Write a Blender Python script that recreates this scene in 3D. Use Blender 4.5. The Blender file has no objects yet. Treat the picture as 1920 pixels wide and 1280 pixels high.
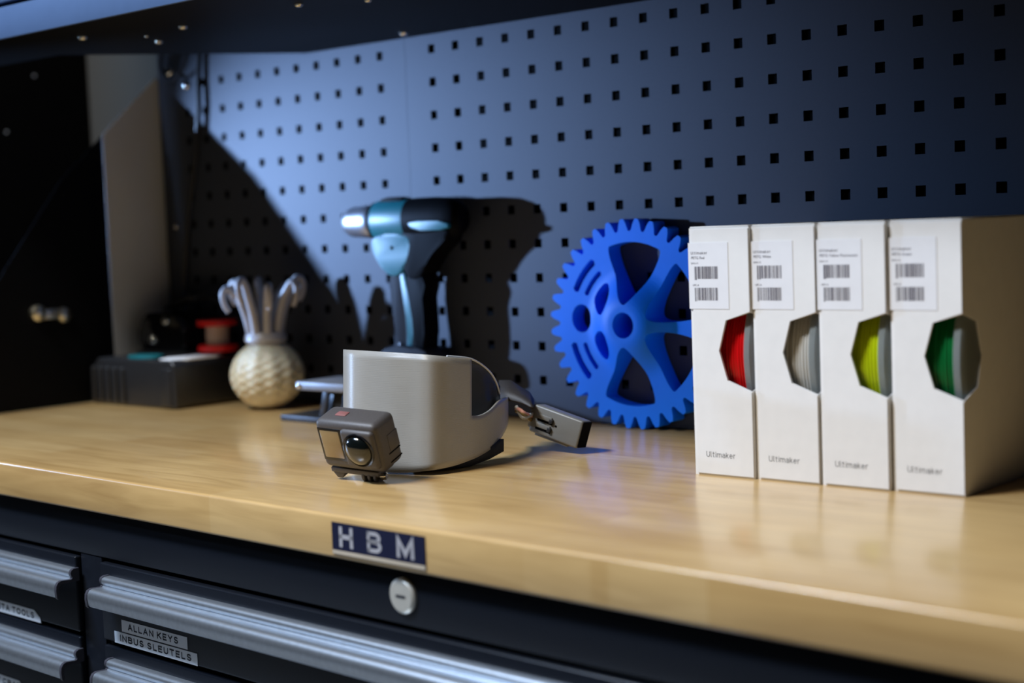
import bpy, bmesh, math, random
from mathutils import Vector, Matrix
random.seed(7)

# ------------------------------------------------------------------ camera
SC = bpy.context.scene
COL = SC.collection
CAM = Vector((1.2447, -1.2824, 0.2180))
ROT = Matrix(((0.7497, -0.0225, 0.6614), (0.6607, 0.0828, -0.7460), (-0.0380, 0.9963, 0.0769)))
FPX = 2856.27
cd = bpy.data.cameras.new('camera')
cd.sensor_width = 36.0
cd.lens = FPX / 1920 * 36
cd.clip_start = 0.02
cd.dof.use_dof = True
cd.dof.focus_distance = 1.375
cd.dof.aperture_fstop = 3.1
cam = bpy.data.objects.new('camera', cd)
COL.objects.link(cam)
rq = Matrix(ROT).to_quaternion(); rq.normalize()
cam.rotation_mode = 'QUATERNION'
cam.rotation_quaternion = rq
cam.location = CAM
SC.camera = cam

# ------------------------------------------------------------------ world, lamps, exposure
w = bpy.data.worlds.new('world'); SC.world = w; w.use_nodes = True
w.node_tree.nodes['Background'].inputs[0].default_value = (0.55, 0.62, 0.8, 1)
w.node_tree.nodes['Background'].inputs[1].default_value = 0.006
SC.view_settings.view_transform = 'Standard'
SC.view_settings.look = 'None'
SC.view_settings.gamma = 1.0
SC.view_settings.exposure = 0.0
try: SC.view_settings.use_curve_mapping = False
except Exception: pass

def aim(o, target):
    o.rotation_euler = (Vector(target) - o.location).to_track_quat('-Z', 'Y').to_euler()
def lamp(name, kind, loc, target, energy, color, **kw):
    d = bpy.data.lights.new(name, kind); d.energy = energy; d.color = color
    for k, v in kw.items(): setattr(d, k, v)
    o = bpy.data.objects.new(name, d); COL.objects.link(o); o.location = loc; aim(o, target)
    return o
# blue LED work light beyond the left end of the bench, throwing the drill's shadow along the board
lamp('blue_work_light', 'SPOT', (-1.36, -0.80, 0.32), (-0.11, 0.0, 0.26), 275, (0.34, 0.55, 1.0),
     spot_size=math.radians(26.5), spot_blend=1.0, shadow_soft_size=0.022)
# added narrow spot at the lamp's place, to highlight the visor's left edge
lamp('visor_highlight_spot', 'SPOT', (-1.36, -0.80, 0.32), (0.22, -0.36, 0.15), 60, (0.42, 0.62, 1.0),
     spot_size=math.radians(20), spot_blend=1.0, shadow_soft_size=0.03)
# warm ceiling panel in front of the bench, shaded from the board by the upper cabinet
lamp('ceiling_light', 'AREA', (-0.10, -1.62, 1.98), (0.4, -0.3, 0.0), 50, (1.0, 0.92, 0.80), shape='RECTANGLE', size=0.55, size_y=0.3)
# cool ceiling tube to the left, over the front of the bench
lamp('cool_ceiling_light', 'AREA', (-0.85, -2.15, 2.70), (0.0, -0.5, 0.0), 115, (0.48, 0.68, 1.0), shape='RECTANGLE', size=0.9, size_y=0.15)

# ------------------------------------------------------------------ helpers
def P(u, v, ax, val):                     # pixel of the 1920x1280 photograph -> point on an axis plane
    d = ROT @ Vector(((u - 960) / FPX, -(v - 640) / FPX, -1.0))
    return CAM + d * ((val - CAM[ax]) / d[ax])
def D(u, v, dep):                         # pixel -> point at a distance along the view axis
    return CAM + ROT @ Vector(((u - 960) / FPX, -(v - 640) / FPX, -1.0)) * dep

def material(name, color, rough=0.5, metal=0.0, coat=0.0, vary=0.06, scale=60.0, bump=0.0, alpha=1.0, trans=0.0, spec=None, sss=0.0):
    m = bpy.data.materials.new(name); m.use_nodes = True
    nt = m.node_tree; b = nt.nodes['Principled BSDF']
    b.inputs['Roughness'].default_value = rough
    b.inputs['Metallic'].default_value = metal
    b.inputs['Coat Weight'].default_value = coat
    b.inputs['Coat Roughness'].default_value = 0.15
    b.inputs['Alpha'].default_value = alpha
    b.inputs['Transmission Weight'].default_value = trans
    if spec is not None: b.inputs['Specular IOR Level'].default_value = spec
    if sss:
        b.inputs['Subsurface Weight'].default_value = sss
        b.inputs['Subsurface Scale'].default_value = 0.01
    tc = nt.nodes.new('ShaderNodeTexCoord')
    n = nt.nodes.new('ShaderNodeTexNoise'); n.inputs['Scale'].default_value = scale; n.inputs['Detail'].default_value = 4
    nt.links.new(tc.outputs['Object'], n.inputs['Vector'])
    r = nt.nodes.new('ShaderNodeValToRGB')
    r.color_ramp.elements[0].position = 0.3; r.color_ramp.elements[1].position = 0.7
    r.color_ramp.elements[0].color = tuple(c * (1 - vary) for c in color) + (1,)
    r.color_ramp.elements[1].color = tuple(min(1, c * (1 + vary)) for c in color) + (1,)
    nt.links.new(n.outputs['Fac'], r.inputs['Fac'])
    nt.links.new(r.outputs['Color'], b.inputs['Base Color'])
    if bump:
        bp = nt.nodes.new('ShaderNodeBump'); bp.inputs['Strength'].default_value = bump; bp.inputs['Distance'].default_value = 0.0005
        nt.links.new(n.outputs['Fac'], bp.inputs['Height']); nt.links.new(bp.outputs['Normal'], b.inputs['Normal'])
    return m

def wood_material():
    m = bpy.data.materials.new('beech_worktop'); m.use_nodes = True
    nt = m.node_tree; b = nt.nodes['Principled BSDF']; N = nt.nodes.new; K = nt.links.new
    tc = N('ShaderNodeTexCoord')
    br = N('ShaderNodeTexBrick')                       # glued staves, a few shades apart
    br.inputs['Color1'].default_value = (0.68, 0.470, 0.212, 1)
    br.inputs['Color2'].default_value = (0.60, 0.385, 0.150, 1)
    br.inputs['Mortar'].default_value = (0.62, 0.41, 0.17, 1)
    br.inputs['Scale'].default_value = 1.0
    br.inputs['Mortar Size'].default_value = 0.0003
    br.inputs['Mortar Smooth'].default_value = 0.5
    br.inputs['Bias'].default_value = -0.1
    br.inputs['Brick Width'].default_value = 0.36
    br.inputs['Row Height'].default_value = 0.043
    br.offset_frequency = 2; br.offset = 0.43
    K(tc.outputs['Object'], br.inputs['Vector'])
    mp = N('ShaderNodeMapping'); mp.inputs['Scale'].default_value = (6, 70, 70)
    K(tc.outputs['Object'], mp.inputs['Vector'])
    n = N('ShaderNodeTexNoise'); n.inputs['Scale'].default_value = 1.0; n.inputs['Detail'].default_value = 6; n.inputs['Distortion'].default_value = 1.2
    K(mp.outputs['Vector'], n.inputs['Vector'])
    r = N('ShaderNodeValToRGB')
    r.color_ramp.elements[0].position = 0.30; r.color_ramp.elements[0].color = (0.80, 0.74, 0.66, 1)
    r.color_ramp.elements[1].position = 0.62; r.color_ramp.elements[1].color = (1.05, 1.03, 1.0, 1)
    K(n.outputs['Fac'], r.inputs['Fac'])
    mx = N('ShaderNodeMix'); mx.data_type = 'RGBA'; mx.blend_type = 'MULTIPLY'; mx.inputs['Factor'].default_value = 0.8
    K(br.outputs['Color'], mx.inputs['A']); K(r.outputs['Color'], mx.inputs['B'])
    n2 = N('ShaderNodeTexNoise'); n2.inputs['Scale'].default_value = 5.0; n2.inputs['Detail'].default_value = 3
    K(tc.outputs['Object'], n2.inputs['Vector'])
    r2 = N('ShaderNodeValToRGB')
    r2.color_ramp.elements[0].position = 0.35; r2.color_ramp.elements[0].color = (0.88, 0.85, 0.82, 1)
    r2.color_ramp.elements[1].position = 0.65; r2.color_ramp.elements[1].color = (1.04, 1.04, 1.04, 1)
    K(n2.outputs['Fac'], r2.inputs['Fac'])
    mx2 = N('ShaderNodeMix'); mx2.data_type = 'RGBA'; mx2.blend_type = 'MULTIPLY'; mx2.inputs['Factor'].default_value = 1
    K(mx.outputs['Result'], mx2.inputs['A']); K(r2.outputs['Color'], mx2.inputs['B'])
    K(mx2.outputs['Result'], b.inputs['Base Color'])
    b.inputs['Roughness'].default_value = 0.30
    b.inputs['Coat Weight'].default_value = 0.6; b.inputs['Coat Roughness'].default_value = 0.15
    bp = N('ShaderNodeBump'); bp.inputs['Strength'].default_value = 0.15; bp.inputs['Distance'].default_value = 0.0004
    K(n.outputs['Fac'], bp.inputs['Height']); K(bp.outputs['Normal'], b.inputs['Normal'])
    return m

def layered_material(name, color, rough, step=0.0011, strength=0.35, axis='Z', sss=0.0):
    """printed plastic: fine layer lines across one axis"""
    m = material(name, color, rough, vary=0.05, scale=25, sss=sss)
    nt = m.node_tree; b = nt.nodes['Principled BSDF']
    tc = nt.nodes.new('ShaderNodeTexCoord')
    wv = nt.nodes.new('ShaderNodeTexWave'); wv.wave_type = 'BANDS'; wv.bands_direction = axis
    wv.inputs['Scale'].default_value = 0.314 / step; wv.inputs['Distortion'].default_value = 0.3
    nt.links.new(tc.outputs['Object'], wv.inputs['Vector'])
    bp = nt.nodes.new('ShaderNodeBump'); bp.inputs['Strength'].default_value = strength; bp.inputs['Distance'].default_value = 0.0002
    nt.links.new(wv.outputs['Fac'], bp.inputs['Height']); nt.links.new(bp.outputs['Normal'], b.inputs['Normal'])
    return m

M = {}
M['wood'] = wood_material()
M['board'] = material('grey_board_paint', (0.046, 0.054, 0.076), 0.55, vary=0.03, scale=300, bump=0.05, spec=0.3)
M['black'] = material('black_powder_coat', (0.002, 0.0022, 0.003), 0.6, vary=0.15, scale=500, bump=0.1, spec=0.08)
M['drawer'] = material('drawer_black_paint', (0.008, 0.010, 0.015), 0.30, vary=0.1, scale=500, bump=0.06, spec=0.3)
M['matt_black'] = material('matt_black', (0.002, 0.002, 0.0024), 0.85, vary=0.2, spec=0.05)
M['plastic_black'] = material('black_plastic', (0.014, 0.014, 0.015), 0.38, vary=0.15, scale=400)
M['gloss_black'] = material('gloss_black', (0.006, 0.006, 0.007), 0.12, vary=0.1)
M['steel_front'] = material('pale_steel_front', (0.075, 0.135, 0.275), 0.5, vary=0.03)
M['alu'] = material('brushed_aluminium', (0.64, 0.70, 0.77), 0.33, metal=0.9, vary=0.06, scale=200)
M['cap'] = material('grey_end_cap', (0.05, 0.05, 0.065), 0.35)
M['chrome'] = material('chrome', (0.85, 0.82, 0.76), 0.14, metal=1.0, vary=0.03)
M['lock'] = material('satin_nickel', (0.62, 0.60, 0.53), 0.4, metal=0.35)
M['brass'] = material('yellowed_zinc', (0.62, 0.57, 0.44), 0.32, metal=1.0, vary=0.08)
M['sticker'] = material('grey_label_tape', (0.93, 0.94, 0.95), 0.5, vary=0.02)
M['ink'] = material('black_ink', (0.02, 0.022, 0.03), 0.6)
M['ink_grey'] = material('grey_ink', (0.10, 0.09, 0.11), 0.6)
M['badge'] = material('badge_navy', (0.012, 0.014, 0.04), 0.35)
M['badge_letter'] = material('badge_letter', (0.44, 0.43, 0.45), 0.4)
M['badge_margin'] = material('badge_margin', (0.55, 0.47, 0.36), 0.5)
M['carton'] = material('white_carton', (0.76, 0.745, 0.715), 0.5, vary=0.02, scale=80)
M['carton_sticker'] = material('white_paper_sticker', (0.755, 0.750, 0.755), 0.45, vary=0.02)
M['gear'] = layered_material('blue_printed_plastic', (0.0005, 0.18, 0.88), 0.5, strength=0.15, axis='Y')
M['gear'].node_tree.nodes['Principled BSDF'].inputs['Specular IOR Level'].default_value = 0.25
M['visor'] = layered_material('warm_grey_printed_plastic', (0.33, 0.315, 0.28), 0.33, step=0.0009, strength=0.3)
M['lens_clear'] = material('clear_visor_sheet', (0.10, 0.11, 0.13), 0.04, alpha=0.14, vary=0.02)
M['rim'] = material('pale_clear_rim', (0.62, 0.63, 0.62), 0.2, coat=0.5)
M['foam'] = material('black_foam', (0.012, 0.0118, 0.0115), 0.8, vary=0.3, scale=300, bump=0.3)
M['cam_grey'] = material('camera_rubber_grey', (0.075, 0.066, 0.062), 0.5, vary=0.08, scale=600, bump=0.15)
M['cam_screen'] = material('camera_front_screen', (0.30, 0.21, 0.10), 0.12, vary=0.05, coat=1.0)
M['cam_glass'] = material('camera_lens_glass', (0.004, 0.006, 0.006), 0.05, coat=1.0)
M['cam_red'] = material('camera_red_button', (0.26, 0.10, 0.09), 0.5)
M['conn'] = material('connector_grey_plastic', (0.135, 0.13, 0.115), 0.42, vary=0.06)
M['strap_brown'] = material('brown_black_strap', (0.022, 0.017, 0.014), 0.6)
M['wire_pink'] = material('pink_wire', (0.60, 0.30, 0.24), 0.5)
M['wire_grey'] = material('grey_wire', (0.40, 0.39, 0.36), 0.5)
M['wire_brown'] = material('brown_wire', (0.20, 0.13, 0.04), 0.5)
M['teal'] = material('teal_plastic', (0.005, 0.14, 0.16), 0.42, vary=0.05)
M['drill_grey'] = material('dark_grey_plastic', (0.026, 0.026, 0.030), 0.6, spec=0.1)
M['drill_black'] = material('drill_black_plastic', (0.003, 0.003, 0.0034), 0.55, vary=0.15, spec=0.05)
M['chuck'] = material('chuck_metal', (0.42, 0.42, 0.45), 0.36, metal=0.85)
M['red'] = material('red_plastic', (0.62, 0.012, 0.010), 0.35)
M['thread'] = layered_material('pale_brown_thread', (0.50, 0.38, 0.27), 0.6, step=0.0016)
M['bulb'] = material('cream_printed_plastic', (0.62, 0.56, 0.40), 0.45, vary=0.10, scale=140, sss=0.15)
M['arm'] = material('pale_grey_printed_plastic', (0.46, 0.43, 0.42), 0.4, vary=0.05)
M['silver'] = material('silver_plate', (0.24, 0.24, 0.25), 0.5, metal=0.7)
M['pale_sheet'] = material('pale_grey_side_sheet', (0.62, 0.61, 0.58), 0.6, vary=0.04, scale=8)
M['wall'] = material('darkened_wall_paint', (0.050, 0.047, 0.040), 0.8, vary=0.03, scale=5)  # wall taken down in colour, in place of shade falling on it
M['floor'] = material('grey_concrete', (0.18, 0.175, 0.165), 0.7, vary=0.2, scale=6)
M['fil_red'] = layered_material('red_filament', (0.60, 0.004, 0.006), 0.28, step=0.0030, strength=1.0, axis='X')
M['fil_white'] = layered_material('silver_white_filament', (0.52, 0.51, 0.47), 0.28, step=0.0030, strength=1.0, axis='X')
M['fil_lime'] = layered_material('lime_filament', (0.46, 0.56, 0.004), 0.30, step=0.0030, strength=0.8, axis='X')
M['fil_green'] = layered_material('green_filament', (0.004, 0.15, 0.035), 0.26, step=0.0030, strength=1.0, axis='X')
M['flange'] = material('smoky_spool_flange', (0.32, 0.35, 0.34), 0.2, alpha=0.5, vary=0.03)
M['spool_hub'] = material('spool_hub_dark', (0.05, 0.055, 0.055), 0.4)

def link(name, me, m=None, parent=None, smooth=False):
    o = bpy.data.objects.new(name, me); COL.objects.link(o)
    if m is not None and not me.materials: me.materials.append(m)
    if parent is not None: o.parent = parent
    if smooth:
        for p in me.polygons: p.use_smooth = True
    return o
def fin(name, bm, m, parent=None, smooth=False, sharp=None):
    bmesh.ops.recalc_face_normals(bm, faces=bm.faces)
    me = bpy.data.meshes.new(name); bm.to_mesh(me); bm.free()
    o = link(name, me, m, parent, smooth)
    if smooth and sharp:
        me.set_sharp_from_angle(angle=math.radians(sharp))
    return o
def tag(o, label, cat, group=None):
    o['label'] = label; o['category'] = cat
    if group: o['group'] = group
    return o
def struct(o): o['kind'] = 'structure'; return o
def thing(name, label, cat, loc=(0, 0, 0), rz=0.0, group=None):
    o = bpy.data.objects.new(name, None); COL.objects.link(o)
    o.empty_display_size = 0.02
    o.location = loc; o.rotation_euler = (0, 0, rz)
    return tag(o, label, cat, group)

def add_box(bm, x0, x1, y0, y1, z0, z1, bev=0.0, seg=2, mi=0):
    vs = [bm.verts.new((x, y, z)) for x in (x0, x1) for y in (y0, y1) for z in (z0, z1)]
    F = [(0, 1, 3, 2), (4, 6, 7, 5), (0, 4, 5, 1), (2, 3, 7, 6), (0, 2, 6, 4), (1, 5, 7, 3)]
    fs = [bm.faces.new([vs[i] for i in f]) for f in F]
    for f in fs: f.material_index = mi
    if bev:
        es = list({e for f in fs for e in f.edges})
        bmesh.ops.bevel(bm, geom=es, offset=bev, segments=seg, profile=0.5, affect='EDGES', material=mi)
def box(name, x0, x1, y0, y1, z0, z1, m, parent=None, bev=0.0, seg=2):
    bm = bmesh.new(); add_box(bm, x0, x1, y0, y1, z0, z1, bev, seg)
    return fin(name, bm, m, parent, smooth=bev > 0, sharp=40)
def add_prism(bm, poly, f0, f1, mi=0):
    """poly: 2D points; f0,f1 map a 2D point to the 3D point at the two ends"""
    a = [bm.verts.new(f0(p)) for p in poly]; b = [bm.verts.new(f1(p)) for p in poly]
    n = len(poly)
    fs = [bm.faces.new(a), bm.faces.new(b[::-1])]
    for i in range(n): fs.append(bm.faces.new((a[i], b[i], b[(i + 1) % n], a[(i + 1) % n])))
    for f in fs: f.material_index = mi
    return fs
def prism_y(name, poly, y0, y1, m, parent=None, bev=0.0, seg=2):      # polygon in XZ, extruded along Y
    bm = bmesh.new()
    add_prism(bm, poly, lambda p: (p[0], y0, p[1]), lambda p: (p[0], y1, p[1]))
    if bev: bmesh.ops.bevel(bm, geom=bm.edges[:], offset=bev, segments=seg, profile=0.5, affect='EDGES')
    return fin(name, bm, m, parent, smooth=bev > 0, sharp=40)
def prism_x(name, poly, x0, x1, m, parent=None, bev=0.0, seg=2):      # polygon in YZ, extruded along X
    bm = bmesh.new()
    add_prism(bm, poly, lambda p: (x0, p[0], p[1]), lambda p: (x1, p[0], p[1]))
    if bev: bmesh.ops.bevel(bm, geom=bm.edges[:], offset=bev, segments=seg, profile=0.5, affect='EDGES')
    return fin(name, bm, m, parent, smooth=bev > 0, sharp=40)
def prism_z(name, poly, z0, z1, m, parent=None, bev=0.0, seg=2):
    bm = bmesh.new()
    add_prism(bm, poly, lambda p: (p[0], p[1], z0), lambda p: (p[0], p[1], z1))
    if bev: bmesh.ops.bevel(bm, geom=bm.edges[:], offset=bev, segments=seg, profile=0.5, affect='EDGES')
    return fin(name, bm, m, parent, smooth=bev > 0, sharp=40)
def add_lathe(bm, prof, axis='Z', n=32, c=(0, 0, 0), sy=1.0, mi=0):
    """prof: (along, radius) list; closed at ends where radius is 0"""
    c = Vector(c); rings = []
    for (a, r) in prof:
        ring = []
        if r < 1e-6:
            p = {'Z': (0, 0, a), 'X': (a, 0, 0), 'Y': (0, a, 0)}[axis]
            ring = [bm.verts.new(c + Vector(p))]
        else:
            for i in range(n):
                t = 2 * math.pi * i / n; u, v = r * math.cos(t), r * math.sin(t)
                p = {'Z': (u, v * sy, a), 'X': (a, u * sy, v), 'Y': (u, a, v)}[axis]
                ring.append(bm.verts.new(c + Vector(p)))
        rings.append(ring)
    for A, B in zip(rings, rings[1:]):
        if len(A) == 1 and len(B) == 1: continue
        for i in range(n):
            j = (i + 1) % n
            if len(A) == 1: f = bm.faces.new((A[0], B[i], B[j]))
            elif len(B) == 1: f = bm.faces.new((A[i], B[0], A[j]))
            else: f = bm.faces.new((A[i], B[i], B[j], A[j]))
            f.material_index = mi
    for R in (rings[0], rings[-1]):
        if len(R) > 1: bm.faces.new(R).material_index = mi
def lathe(name, prof, m, parent=None, axis='Z', n=32, c=(0, 0, 0), sy=1.0, sharp=35):
    bm = bmesh.new(); add_lathe(bm, prof, axis, n, c, sy)
    return fin(name, bm, m, parent, True, sharp)
def spline(pts, n):
    """Catmull-Rom through points"""
    pts = [Vector(p) for p in pts]; out = []
    q = [pts[0] * 2 - pts[1]] + pts + [pts[-1] * 2 - pts[-2]]
    for i in range(1, len(q) - 2):
        for k in range(n):
            t = k / n; a, b, c, d = q[i - 1], q[i], q[i + 1], q[i + 2]
            out.append(0.5 * ((2 * b) + (c - a) * t + (2 * a - 5 * b + 4 * c - d) * t * t + (3 * b - a - 3 * c + d) * t ** 3))
    out.append(pts[-1]); return out
def add_tube(bm, pts, rad, n=10, mi=0):
    pts = [Vector(p) for p in pts]; m = len(pts)
    rad = rad if isinstance(rad, (list, tuple)) else [rad] * m
    T = (pts[1] - pts[0]).normalized()
    U = T.orthogonal().normalized(); rings = []
    for i, p in enumerate(pts):
        t = (pts[min(i + 1, m - 1)] - pts[max(i - 1, 0)]).normalized()
        U = (U - t * U.dot(t)).normalized(); V = t.cross(U)
        rings.append([bm.verts.new(p + (U * math.cos(2 * math.pi * k / n) + V * math.sin(2 * math.pi * k / n)) * rad[i]) for k in range(n)])
    for A, B in zip(rings, rings[1:]):
        for k in range(n):
            bm.faces.new((A[k], B[k], B[(k + 1) % n], A[(k + 1) % n])).material_index = mi
    bm.faces.new(rings[0]); bm.faces.new(rings[-1])
def tube(name, pts, rad, m, parent=None, n=10):
    bm = bmesh.new(); add_tube(bm, pts, rad, n)
    return fin(name, bm, m, parent, True, 60)
def smooth_poly(poly, it=3):
    for _ in range(it):
        q = []
        for i in range(len(poly)):
            a, b = poly[i], poly[(i + 1) % len(poly)]
            q.append((a[0] * .75 + b[0] * .25, a[1] * .75 + b[1] * .25)); q.append((a[0] * .25 + b[0] * .75, a[1] * .25 + b[1] * .75))
        poly = q
    return poly
DG = None
def text_geo(body, size, bold=0.0, align='LEFT', sx=1.0):
    cu = bpy.data.curves.new('lettering', 'FONT'); cu.body = body; cu.size = size; cu.align_x = align
    cu.offset = bold; cu.resolution_u = 3
    o = bpy.data.objects.new('lettering', cu); COL.objects.link(o)
    dg = bpy.context.evaluated_depsgraph_get(); ev = o.evaluated_get(dg); me = ev.to_mesh()
    vs = [(v.co.x * sx, v.co.y) for v in me.vertices]; fs = [tuple(p.vertices) for p in me.polygons]
    ev.to_mesh_clear(); bpy.data.objects.remove(o); bpy.data.curves.remove(cu)
    return vs, fs
def _arc(cx, cy, rx, ry, a0, a1, n=10):
    return [(cx + rx * math.cos(math.radians(a0 + (a1 - a0) * k / n)), cy + ry * math.sin(math.radians(a0 + (a1 - a0) * k / n))) for k in range(n + 1)]
GLYPH = {
    'A': (.70, [[(0, 0), (.35, 1), (.70, 0)], [(.13, .34), (.57, .34)]]),
    'B': (.62, [[(0, 0), (0, 1)], [(0, 1), (.34, 1)] + _arc(.34, .765, .24, .235, 90, -90) + [(0, .53)], [(0, .53), (.36, .53)] + _arc(.36, .265, .26, .265, 90, -90) + [(0, 0)]]),
    'C': (.68, [_arc(.36, .5, .36, .5, 48, 312, 16)]),
    'E': (.56, [[(.56, 0), (0, 0), (0, 1), (.56, 1)], [(0, .52), (.50, .52)]]),
    'H': (.64, [[(0, 0), (0, 1)], [(.64, 0), (.64, 1)], [(0, .52), (.64, .52)]]),
    'I': (.02, [[(.01, 0), (.01, 1)]]),
    'K': (.64, [[(0, 0), (0, 1)], [(.60, 1), (0, .38)], [(.20, .58), (.64, 0)]]),
    'L': (.50, [[(0, 1), (0, 0), (.50, 0)]]),
    'M': (.76, [[(0, 0), (0, 1), (.38, .10), (.76, 1), (.76, 0)]]),
    'N': (.64, [[(0, 0), (0, 1), (.64, 0), (.64, 1)]]),
    'O': (.76, [_arc(.38, .5, .38, .5, 0, 360, 24)]),
    'P': (.60, [[(0, 0), (0, 1), (.34, 1)] + _arc(.34, .73, .26, .27, 90, -90) + [(0, .46)]]),
    'R': (.64, [[(0, 0), (0, 1), (.36, 1)] + _arc(.36, .745, .25, .255, 90, -90) + [(0, .49)], [(.34, .49), (.64, 0)]]),
    'S': (.60, [_arc(.30, .745, .26, .255, 35, 270, 12) + _arc(.30, .25, .29, .25, 90, -150, 12)]),
    'T': (.62, [[(0, 1), (.62, 1)], [(.31, 1), (.31, 0)]]),
    'U': (.62, [[(0, 1), (0, .31)] + _arc(.31, .31, .31, .31, 180, 360) + [(.62, 1)]]),
    'Y': (.66, [[(0, 1), (.33, .44), (.66, 1)], [(.33, .44), (.33, 0)]]),
    '/': (.34, [[(0, -.03), (.34, 1.03)]]),
    'l': (.12, [[(0, 1.0), (0, .12)] + _arc(.12, .12, .12, .12, 180, 270, 5)]),
    't': (.34, [[(.10, .96), (.10, .14)] + _arc(.24, .14, .14, .14, 180, 280, 6), [(-.02, .72), (.32, .72)]]),
    'i': (.02, [[(.01, .72), (.01, 0)], [(.01, .90), (.01, .99)]]),
    'm': (.86, [[(0, .72), (0, 0)], [(0, .48)] + _arc(.215, .50, .215, .22, 180, 0) + [(.43, 0)], [(.43, .48)] + _arc(.645, .50, .215, .22, 180, 0) + [(.86, 0)]]),
    'a': (.46, [[(.03, .60)] + _arc(.24, .50, .22, .22, 130, 0) + [(.46, 0)], [(.46, .42), (.20, .40)] + _arc(.20, .20, .20, .20, 90, 270) + [(.30, .01), (.46, .12)]]),
    'k': (.44, [[(0, 1), (0, 0)], [(.40, .72), (0, .30)], [(.14, .44), (.44, 0)]]),
    'e': (.52, [[(.01, .38), (.51, .38)] + _arc(.26, .36, .25, .36, 5, 310, 16)]),
    'r': (.28, [[(0, .72), (0, 0)], [(0, .46)] + _arc(.24, .46, .24, .26, 180, 75, 6)]),
}
def stroke_geo(body, h, th, gap=0.34, sx=1.0):
    """monoline lettering: every stroke a ribbon of even width"""
    vs, fs, x = [], [], 0.0
    t = th / 2
    for chx in body:
        if chx == ' ': x += h * 0.40 * sx; continue
        wd, lines = GLYPH[chx]
        for ln in lines:
            p = [Vector((x + a * h * sx, b * (h - th) + t)) for a, b in ln]
            p = [q for k, q in enumerate(p) if k == 0 or (q - p[k - 1]).length > 1e-7]
            L_, R_ = [], []
            for k in range(len(p)):
                d0 = (p[k] - p[k - 1]).normalized() if k else (p[1] - p[0]).normalized()
                d1 = (p[k + 1] - p[k]).normalized() if k < len(p) - 1 else d0
                m_ = d0 + d1
                m_ = m_.normalized() if m_.length > 1e-6 else d0
                nn = Vector((-m_.y, m_.x)); c_ = max(0.45, nn.dot(Vector((-d0.y, d0.x))))
                off = nn * (t / c_)
                q = p[k] - d0 * t if k == 0 else (p[k] + d1 * t if k == len(p) - 1 else p[k])
                L_.append(q + off); R_.append(q - off)
            for k in range(len(p) - 1):
                b0 = len(vs); vs += [tuple(L_[k]), tuple(L_[k + 1]), tuple(R_[k + 1]), tuple(R_[k])]; fs.append((b0, b0 + 1, b0 + 2, b0 + 3))
        x += (wd * sx + gap) * h + th * 0.5
    return vs, fs
def sticker(name, poly, mats, parent, loc, texts=(), rects=(), thick=0.0003, rz=0.0, ry=0.0):
    """flat plate in the XZ plane facing -Y with printed letters and bars, one mesh"""
    bm = bmesh.new()
    add_prism(bm, poly, lambda p: (p[0], -thick, p[1]), lambda p: (p[0], 0, p[1]), 0)
    bmesh.ops.recalc_face_normals(bm, faces=bm.faces)
    y = -thick - 0.00012
    for (body, x, z, size, bold, mi, sx) in texts:
        if bold < 0 and sx < 0:                        # negative: wanted width of the line
            w1 = max(v[0] for v in stroke_geo(body, size, -bold, sx=1.0)[0]); w2 = max(v[0] for v in stroke_geo(body, size, -bold, 0.34 * 2, sx=2.0)[0])
            k_ = 1.0 + (-sx - w1) / max(1e-6, w2 - w1)
            vs, fs = stroke_geo(body, size, -bold, 0.34 * k_, sx=k_)
        else: vs, fs = stroke_geo(body, size, -bold, sx=sx) if bold < 0 else text_geo(body, size, bold, 'LEFT', sx)
        V = [bm.verts.new((x + a, y, z + b)) for a, b in vs]
        for f in fs:
            try: bm.faces.new([V[i] for i in f]).material_index = mi
            except ValueError: pass
    for (x0, x1, z0, z1, mi) in rects:
        V = [bm.verts.new(p) for p in ((x0, y, z0), (x1, y, z0), (x1, y, z1), (x0, y, z1))]
        bm.faces.new(V).material_index = mi
    for f in bm.faces:
        if f.material_index and f.normal.y > 0: f.normal_flip()
    me = bpy.data.meshes.new(name); bm.to_mesh(me); bm.free()
    for m in mats: me.materials.append(m)
    o = link(name, me, None, parent); o.location = loc; o.rotation_euler = (0, ry, rz)
    return o
def rect(x0, x1, z0, z1): return [(x0, z0), (x1, z0), (x1, z1), (x0, z1)]
def screw(name, parent, loc, normal, r=0.004, m=None, label=None):
    bm = bmesh.new(); add_lathe(bm, [(0, r), (r * .35, r * .92), (r * .6, r * .6), (r * .68, 0)], 'Z', 14)
    o = fin(name, bm, m or M['chrome'], parent, True, 50); o.location = loc
    o.rotation_euler = Vector(normal).to_track_quat('Z', 'Y').to_euler()
    return o

# ================================================================== THE SETTING
struct(box('floor', -3.0, 3.0, -3.4, 0.18, -0.92, -0.90, M['floor']))
struct(box('wall_back', -3.0, 3.0, 0.12, 0.18, -0.90, 2.6, M['wall']))

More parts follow.
